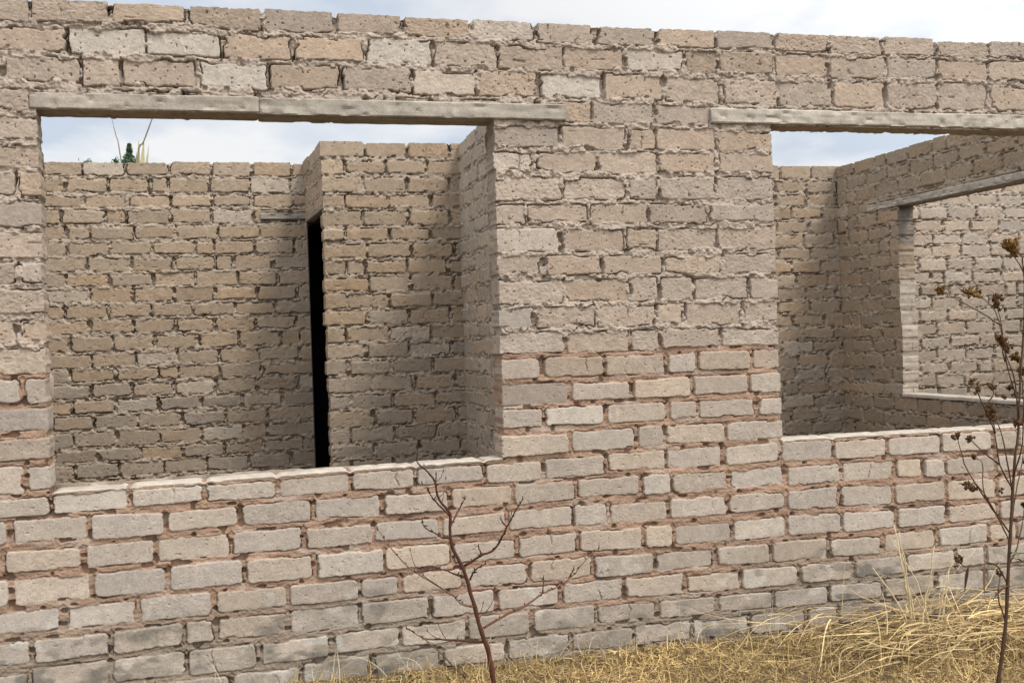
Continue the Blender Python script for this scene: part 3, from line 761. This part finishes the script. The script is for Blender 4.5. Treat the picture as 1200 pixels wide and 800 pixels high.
def ico(c, r, R, sq=1.0):
    phi = (1 + 5 ** .5) / 2
    v = np.array([(-1, phi, 0), (1, phi, 0), (-1, -phi, 0), (1, -phi, 0), (0, -1, phi), (0, 1, phi), (0, -1, -phi), (0, 1, -phi), (phi, 0, -1), (phi, 0, 1), (-phi, 0, -1), (-phi, 0, 1)], float)
    v /= np.linalg.norm(v[0]); v = v * r * R.uniform(.75, 1.2, (12, 1)); v[:, 2] *= sq
    f = [(0, 11, 5), (0, 5, 1), (0, 1, 7), (0, 7, 10), (0, 10, 11), (1, 5, 9), (5, 11, 4), (11, 10, 2), (10, 7, 6), (7, 1, 8), (3, 9, 4), (3, 4, 2), (3, 2, 6), (3, 6, 8), (3, 8, 9), (4, 9, 5), (2, 4, 11), (6, 2, 10), (8, 6, 7), (9, 8, 1)]
    return v + np.array(c), f
def seed_head(c, size, yellow, seed):
    R = np.random.default_rng(seed); mb = MB()
    for j in range(9):
        q = np.array(c) + np.clip(R.normal(0, size * .38, 3), -size * .6, size * .6); col = np.array((.070, .032, .012)) * (1 - yellow) + np.array((.20, .110, .022)) * yellow
        v, f = ico(q, size * R.uniform(.20, .40), R, 1.15); mb.add(v, col * R.uniform(.65, 1.3), t=f)
        for _ in range(5):
            d = R.normal(0, 1, 3); d /= np.linalg.norm(d); d[2] = d[2] * .6 + .4
            e = q + d * size * R.uniform(.45, .95); s_ = np.cross(d, R.normal(0, 1, 3)); s_ /= np.linalg.norm(s_) + 1e-6
            mb.add([q + s_ * size * .15, q - s_ * size * .15, e], col * R.uniform(.7, 1.4), t=[(0, 1, 2)])
    mb.build('seed_head', M_SEED, weed)
FL = [(3.345, -.43, -.972, 1, .030), (3.471, -.43, -.978, 1, .028), (3.44, -.44, -.985, .8, .024), (3.416, -.61, -1.010, .2, .026), (3.418, -.61, -1.035, .1, .024), (3.46, -.57, -1.15, .15, .025), (3.472, -.58, -1.173, .1, .022), (3.435, -.605, -1.15, .2, .020),
      (3.490, -.60, -.845, .9, .028), (3.464, -.62, -.838, .9, .026), (3.545, -.52, -.826, .9, .028), (3.567, -.49, -.828, .6, .03), (3.58, -.5, -.86, .5, .026), (3.30, -.63, -1.272, .2, .022), (3.326, -.62, -1.30, .2, .018), (3.377, -.61, -1.366, .1, .024), (3.475, -.49, -1.383, .1, .022), (3.405, -.59, -1.395, .15, .017),
      (3.312, -.53, -1.452, .05, .022), (3.345, -.55, -1.462, .05, .019), (3.33, -.55, -1.617, 0, .022), (3.355, -.55, -1.622, 0, .018), (3.449, -.43, -1.542, .05, .018), (3.441, -.67, -1.20, .2, .024), (3.430, -.61, -1.142, .15, .020), (3.39, -.60, -1.292, .2, .019), (3.25, -.60, -1.836, .05, .018), (3.614, -.49, -1.555, .1, .022), (3.443, -.55, -1.91, .1, .016), (3.53, -.55, -1.42, .1, .018), (3.555, -.54, -1.25, .1, .022), (3.575, -.56, -1.12, .2, .022), (3.552, -.52, -1.33, .1, .016), (3.50, -.56, -1.30, .1, .017), (3.59, -.55, -1.03, .2, .02), (3.577, -.51, -1.70, .05, .017), (3.46, -.55, -1.64, .05, .014), (3.40, -.55, -1.66, .05, .013), (3.44, -.60, -1.33, .1, .014)]
# branch that carries the yellow head furthest left
mb = MB(); mb.tube(toward([(3.442, -.595, -1.097), (3.40, -.52, -1.04), (3.345, -.43, -.978)], KW), .0022, .0012, WST, 6, .0006, 4, WS2); mb.build('branch', M_BARK, weed)
for i, (x, y, z, yl, s_) in enumerate(FL): seed_head(toward([(x, y, z)], KW)[0], s_ * .80, yl * .55, 300 + i)
def leaf(mb, p, d, l, w, col, droop=.5):
    p = np.array(p, float); d = np.array(d, float); d /= np.linalg.norm(d); s_ = np.cross(d, (0, 0, 1.)) if abs(d[2]) < .95 else np.array((1., .3, -d[0])); s_ /= np.linalg.norm(s_) + 1e-6
    V = []; n = 6
    for i in range(n + 1):
        t = i / n; c = p + d * l * t + np.array((0, 0, -droop * l * t * t)); ww = w * math.sin(math.pi * min(1, t * .92 + .08)) * .5
        V += [c + s_ * ww + (0, 0, ww * .4), c, c - s_ * ww + (0, 0, ww * .4)]
    q = []
    for i in range(n): q += [(3 * i, 3 * i + 1, 3 * i + 4, 3 * i + 3), (3 * i + 1, 3 * i + 2, 3 * i + 5, 3 * i + 4)]
    mb.add(V, col, q=q)
R = np.random.default_rng(5)
for (p, d, c) in [((3.483, -.55, -1.86), (.6, -.4, .5), (.10, .12, .04)), ((3.482, -.55, -1.87), (.9, .3, .2), (.11, .12, .045)), ((3.485, -.55, -1.85), (-.2, -.8, .5), (.12, .12, .05)), ((3.47, -.56, -1.95), (-.8, .1, -.2), (.10, .055, .03)), ((3.293, -.59, -1.868), (-.3, 0, -.9), (.09, .05, .03)), ((3.36, -.58, -1.869), (-.2, -.2, -.9), (.10, .055, .03))]:
    mb = MB(); leaf(mb, toward([p], KW)[0], d, R.uniform(.05, .08), .014, c); mb.build('leaf', M_LEAF, weed)

# standing tuft of dry grass
TU = [[(3.327, -.22, -2.247), (3.286, -.28, -2.033), (3.24, -.30, -1.797)], [(3.334, -.22, -2.248), (3.337, -.19, -2.03), (3.315, -.16, -1.80)], [(3.352, -.22, -2.234), (3.372, -.25, -2.048), (3.392, -.28, -1.864)],
      [(3.362, -.22, -2.251), (3.327, -.16, -2.096), (3.26, -.1, -1.96)], [(3.379, -.22, -2.252), (3.453, -.22, -2.149), (3.492, -.22, -1.968)], [(3.352, -.22, -2.234), (3.30, -.24, -2.004), (3.277, -.26, -1.871)],
      [(3.457, -.22, -2.245), (3.493, -.19, -2.165), (3.504, -.16, -2.08)], [(3.439, -.22, -2.259), (3.37, -.25, -2.108), (3.291, -.28, -1.998)]]
tuft = empty('grass_tuft', (3.36, -.22, GZ - .02), 'upright tuft of straw coloured dry grass stalks by the wall foot', 'grass tuft')
R = np.random.default_rng(9)
for i, b in enumerate(TU):
    mb = MB(); mb.tube(b, .0042, .0018, (.50, .40, .22), 5, .002, 5, (.55, .45, .28)); mb.build('stalk', M_STRAW, tuft)
for i in range(6):
    a = R.uniform(0, 6.28); x = 3.36 + R.normal(0, .035); y = -.22 + R.normal(0, .03); l = R.uniform(.15, .42); e = R.uniform(.15, .75)
    x2 = x + math.cos(a) * l * e; y2 = min(-.03, y + math.sin(a) * l * e * .5)
    mb = MB(); mb.tube([(x, y, GZ - .03), ((x * .6 + x2 * .4), (y * .6 + y2 * .4), GZ + l * .55), (x2, y2, GZ + l * R.uniform(.55, .95))], .0026, .0010, (.50, .40, .22), 4, .002, 4, (.56, .46, .28))
    mb.build('stalk', M_STRAW, tuft)

# ------------------------------------------------------------------ beyond the house
def foliage(mb, c, rad, n, size, colA, colB, seed, shape='ball'):
    R = np.random.default_rng(seed)
    cl = R.normal(0, 1, (max(6, n // 60), 3)); cl /= np.linalg.norm(cl, axis=1)[:, None]; cl *= R.uniform(.35, 1, (len(cl), 1))
    if shape == 'cone':
        t = R.random(n) ** .8; a = R.uniform(0, 6.28, n); tier = np.abs((t * 9) % 1 - .5)
        rr = (1 - t) * (.35 + .65 * R.random(n)) * (.45 + 1.1 * tier) * (.75 + .35 * np.sin(a * 3 + t * 25))
        p = np.stack([np.cos(a) * rr, np.sin(a) * rr, t * 2 - 1], 1)
    else:
        p = cl[R.integers(0, len(cl), n)] + R.normal(0, .16, (n, 3))
        sh = R.normal(0, 1, (n, 3)); sh /= np.linalg.norm(sh, axis=1)[:, None]; sh[:, 2] = np.abs(sh[:, 2]); sh *= R.uniform(.72, 1.0, (n, 1)) * (1 + .08 * np.sin(sh[:, :1] * 9))
        k_ = R.random(n) < .6; p[k_] = sh[k_]
    p = p * np.array(rad) + np.array(c)
    d = R.normal(0, 1, (n, 3)); d /= np.linalg.norm(d, axis=1)[:, None]; e = np.cross(d, R.normal(0, 1, (n, 3))); e /= np.linalg.norm(e, axis=1)[:, None] + 1e-6
    s_ = size * R.uniform(.6, 1.4, (n, 1))
    V = np.stack([p - d * s_, p + e * s_ * .45, p + d * s_, p - e * s_ * .45], 1)
    t = R.random((n, 1, 1)); C = np.array(colA) * (1 - t) + np.array(colB) * t
    mb.add(V, np.broadcast_to(C, V.shape).reshape(-1, 3), q=np.arange(4 * n).reshape(n, 4))
def tree(name, x, y, ztop, zlow, w, label, cat, shape, cA, cB, seed, n=2600, leafs=.16, group=None):
    t = empty(name, (x, y, GZ), label, cat, group); R = np.random.default_rng(seed)
    mb = MB(); mb.tube([(x, y, GZ - .1), (x + .1, y, (GZ + zlow) / 2), (x, y, zlow + (ztop - zlow) * .8)], .22, .05, (.09, .07, .05), 8, .02, 4)
    if shape == 'ball':
        for _ in range(7):
            a = R.uniform(0, 6.28); z0_ = zlow + (ztop - zlow) * R.uniform(.0, .4)
            mb.tube([(x, y, z0_), (x + math.cos(a) * w * .4, y + math.sin(a) * w * .4, z0_ + (ztop - zlow) * .25), (x + math.cos(a) * w * .8, y + math.sin(a) * w * .8, z0_ + (ztop - zlow) * .5)], .08, .02, (.09, .07, .05), 6, .02, 3)
    mb.build('trunk', M_BARK, t)
    mb = MB(); foliage(mb, (x, y, (ztop + zlow) / 2), (w, w, (ztop - zlow) / 2), n, leafs, cA, cB, seed, shape); mb.build('crown', M_LEAF, t)
    return t
tree('conifer_tree', -1.75, 40, 6.62, 1.0, 3.1, 'small dark green pointed conifer tip above the far wall beside the reeds', 'tree', 'cone', (.07, .115, .065), (.12, .17, .10), 401, 9000, .085)
tree('broadleaf_tree', -5.33, 60, 9.22, 5.6, 1.15, 'thin grey green rounded treetop showing above the far wall at its left end', 'tree', 'ball', (.15, .20, .16), (.20, .25, .20), 402, 3500, .12)
tree('broadleaf_tree', -3.10, 50, 7.62, 4.6, .62, 'low dark green treetop barely above the far wall, left of the conifer', 'tree', 'ball', (.03, .06, .03), (.05, .09, .04), 403, 1800, .12)
# tall dry reeds just behind the house
rd = empty('dry_reed', (.47, 5.0, GZ), 'tall dry reed with yellow leaf blades rising behind the far wall', 'reed')
mb = MB(); mb.tube([(.43, 5, GZ), (.46, 5, -.6), (.4918, 5, .329), (.54, 5, .47), (.625, 5, .70)], .012, .0035, (.40, .31, .14), 6, .001, 4, (.10, .09, .07)); mb.build('stalk', M_STRAW, rd)
for (p, d, l, w) in [((.46, 5, -.35), (.05, .0, 1), .86, .045), ((.47, 4.99, -.3), (.085, .02, 1), .82, .05), ((.47, 5.01, -.32), (.015, .02, 1), .74, .035), ((.48, 5, -.25), (.13, .0, 1), .72, .035), ((.45, 5, -.4), (-.3, .1, 1), .6, .03)]:
    mb = MB(); leaf(mb, p, d, l, w, (.40, .36, .20), .02); mb.build('leaf', M_STRAW, rd)
rd2 = empty('dry_reed', (.42, 5.0, GZ), 'single thin grey reed stalk leaning left behind the far wall', 'reed')
mb = MB(); mb.tube([(.50, 5, GZ), (.43, 5, -.5), (.372, 5, .328), (.339, 5, .532), (.318, 5, .64)], .008, .0015, (.16, .14, .11), 6, .001, 4, (.25, .22, .2)); mb.build('stalk', M_STRAW, rd2)

# ------------------------------------------------------------------ CAMERA
cam = bpy.data.cameras.new('camera'); co = bpy.data.objects.new('camera', cam); COL.objects.link(co); S.camera = co
Rm = Matrix(((.964629, .033533, -.261471), (-.261414, -.006141, -.965207), (-.033972, .999419, .002842)))
co.matrix_world = Matrix.Translation((.97345, -3.64519, -1.08513)) @ Rm.to_4x4()
cam.sensor_width = 36; cam.sensor_fit = 'HORIZONTAL'; cam.lens = 1298.566 / 1200 * 36
cam.clip_start = .05; cam.clip_end = 600

# ------------------------------------------------------------------ LIGHT
SUN_DIR = Vector((.40, -.56, 1.0)).normalized()
el = math.asin(SUN_DIR.z); az = math.atan2(SUN_DIR.x, SUN_DIR.y)
sun = bpy.data.lights.new('sun', 'SUN'); so = bpy.data.objects.new('sun', sun); COL.objects.link(so)
sun.energy = 1.5; sun.angle = math.radians(11); sun.color = (1.0, .945, .87)
so.rotation_euler = SUN_DIR.to_track_quat('Z', 'Y').to_euler(); so.location = (2, -6, 8)
w = bpy.data.worlds.new('World'); S.world = w; w.use_nodes = True
nt = w.node_tree; L = nt.links.new; bg = nt.nodes['Background']; bg.inputs['Strength'].default_value = .1
sky = N(nt, 'ShaderNodeTexSky', sky_type='NISHITA'); sky.sun_disc = False; sky.sun_elevation = el; sky.sun_rotation = az
sky.air_density = 1.0; sky.dust_density = 2.0
tc = N(nt, 'ShaderNodeTexCoord')
sep = N(nt, 'ShaderNodeSeparateXYZ'); L(tc.outputs['Generated'], sep.inputs[0])
zc = N(nt, 'ShaderNodeMath', operation='MAXIMUM'); L(sep.outputs['Z'], zc.inputs[0]); zc.inputs[1].default_value = 0
za = N(nt, 'ShaderNodeMath', operation='ADD'); L(zc.outputs[0], za.inputs[0]); za.inputs[1].default_value = .18
dv = N(nt, 'ShaderNodeVectorMath', operation='DIVIDE'); L(tc.outputs['Generated'], dv.inputs[0])
cb = N(nt, 'ShaderNodeCombineXYZ'); [L(za.outputs[0], cb.inputs[i]) for i in range(2)]; cb.inputs[2].default_value = 1
L(cb.outputs[0], dv.inputs[1])
cn = N(nt, 'ShaderNodeTexNoise', Scale=1.7, Detail=6.0, Roughness=.52, Distortion=.25); L(dv.outputs[0], cn.inputs['Vector'])
cr = N(nt, 'ShaderNodeValToRGB'); L(cn.outputs['Fac'], cr.inputs[0])
cr.color_ramp.elements[0].position = .42; cr.color_ramp.elements[0].color = (.70, .77, .88, 1)
cr.color_ramp.elements[1].position = .58; cr.color_ramp.elements[1].color = (1.06, 1.05, 1.04, 1)
dt = N(nt, 'ShaderNodeVectorMath', operation='DOT_PRODUCT'); L(tc.outputs['Generated'], dt.inputs[0]); dt.inputs[1].default_value = SUN_DIR
gm = N(nt, 'ShaderNodeMapRange'); gm.inputs[1].default_value = -.1; gm.inputs[2].default_value = 1.0; gm.inputs[3].default_value = 5.3; gm.inputs[4].default_value = 16.5
L(dt.outputs['Value'], gm.inputs[0])
sc = N(nt, 'ShaderNodeVectorMath', operation='SCALE'); L(cr.outputs[0], sc.inputs[0]); L(gm.outputs[0], sc.inputs['Scale'])
mx = N(nt, 'ShaderNodeMix', data_type='RGBA'); mx.inputs[0].default_value = .88
L(sky.outputs[0], mx.inputs[6]); L(sc.outputs[0], mx.inputs[7]); L(mx.outputs[2], bg.inputs['Color'])

S.view_settings.view_transform = 'Standard'; S.view_settings.look = 'None'; S.view_settings.gamma = 1; S.view_settings.exposure = .77
S.render.engine = 'CYCLES'; S.cycles.max_bounces = 6; S.cycles.diffuse_bounces = 4
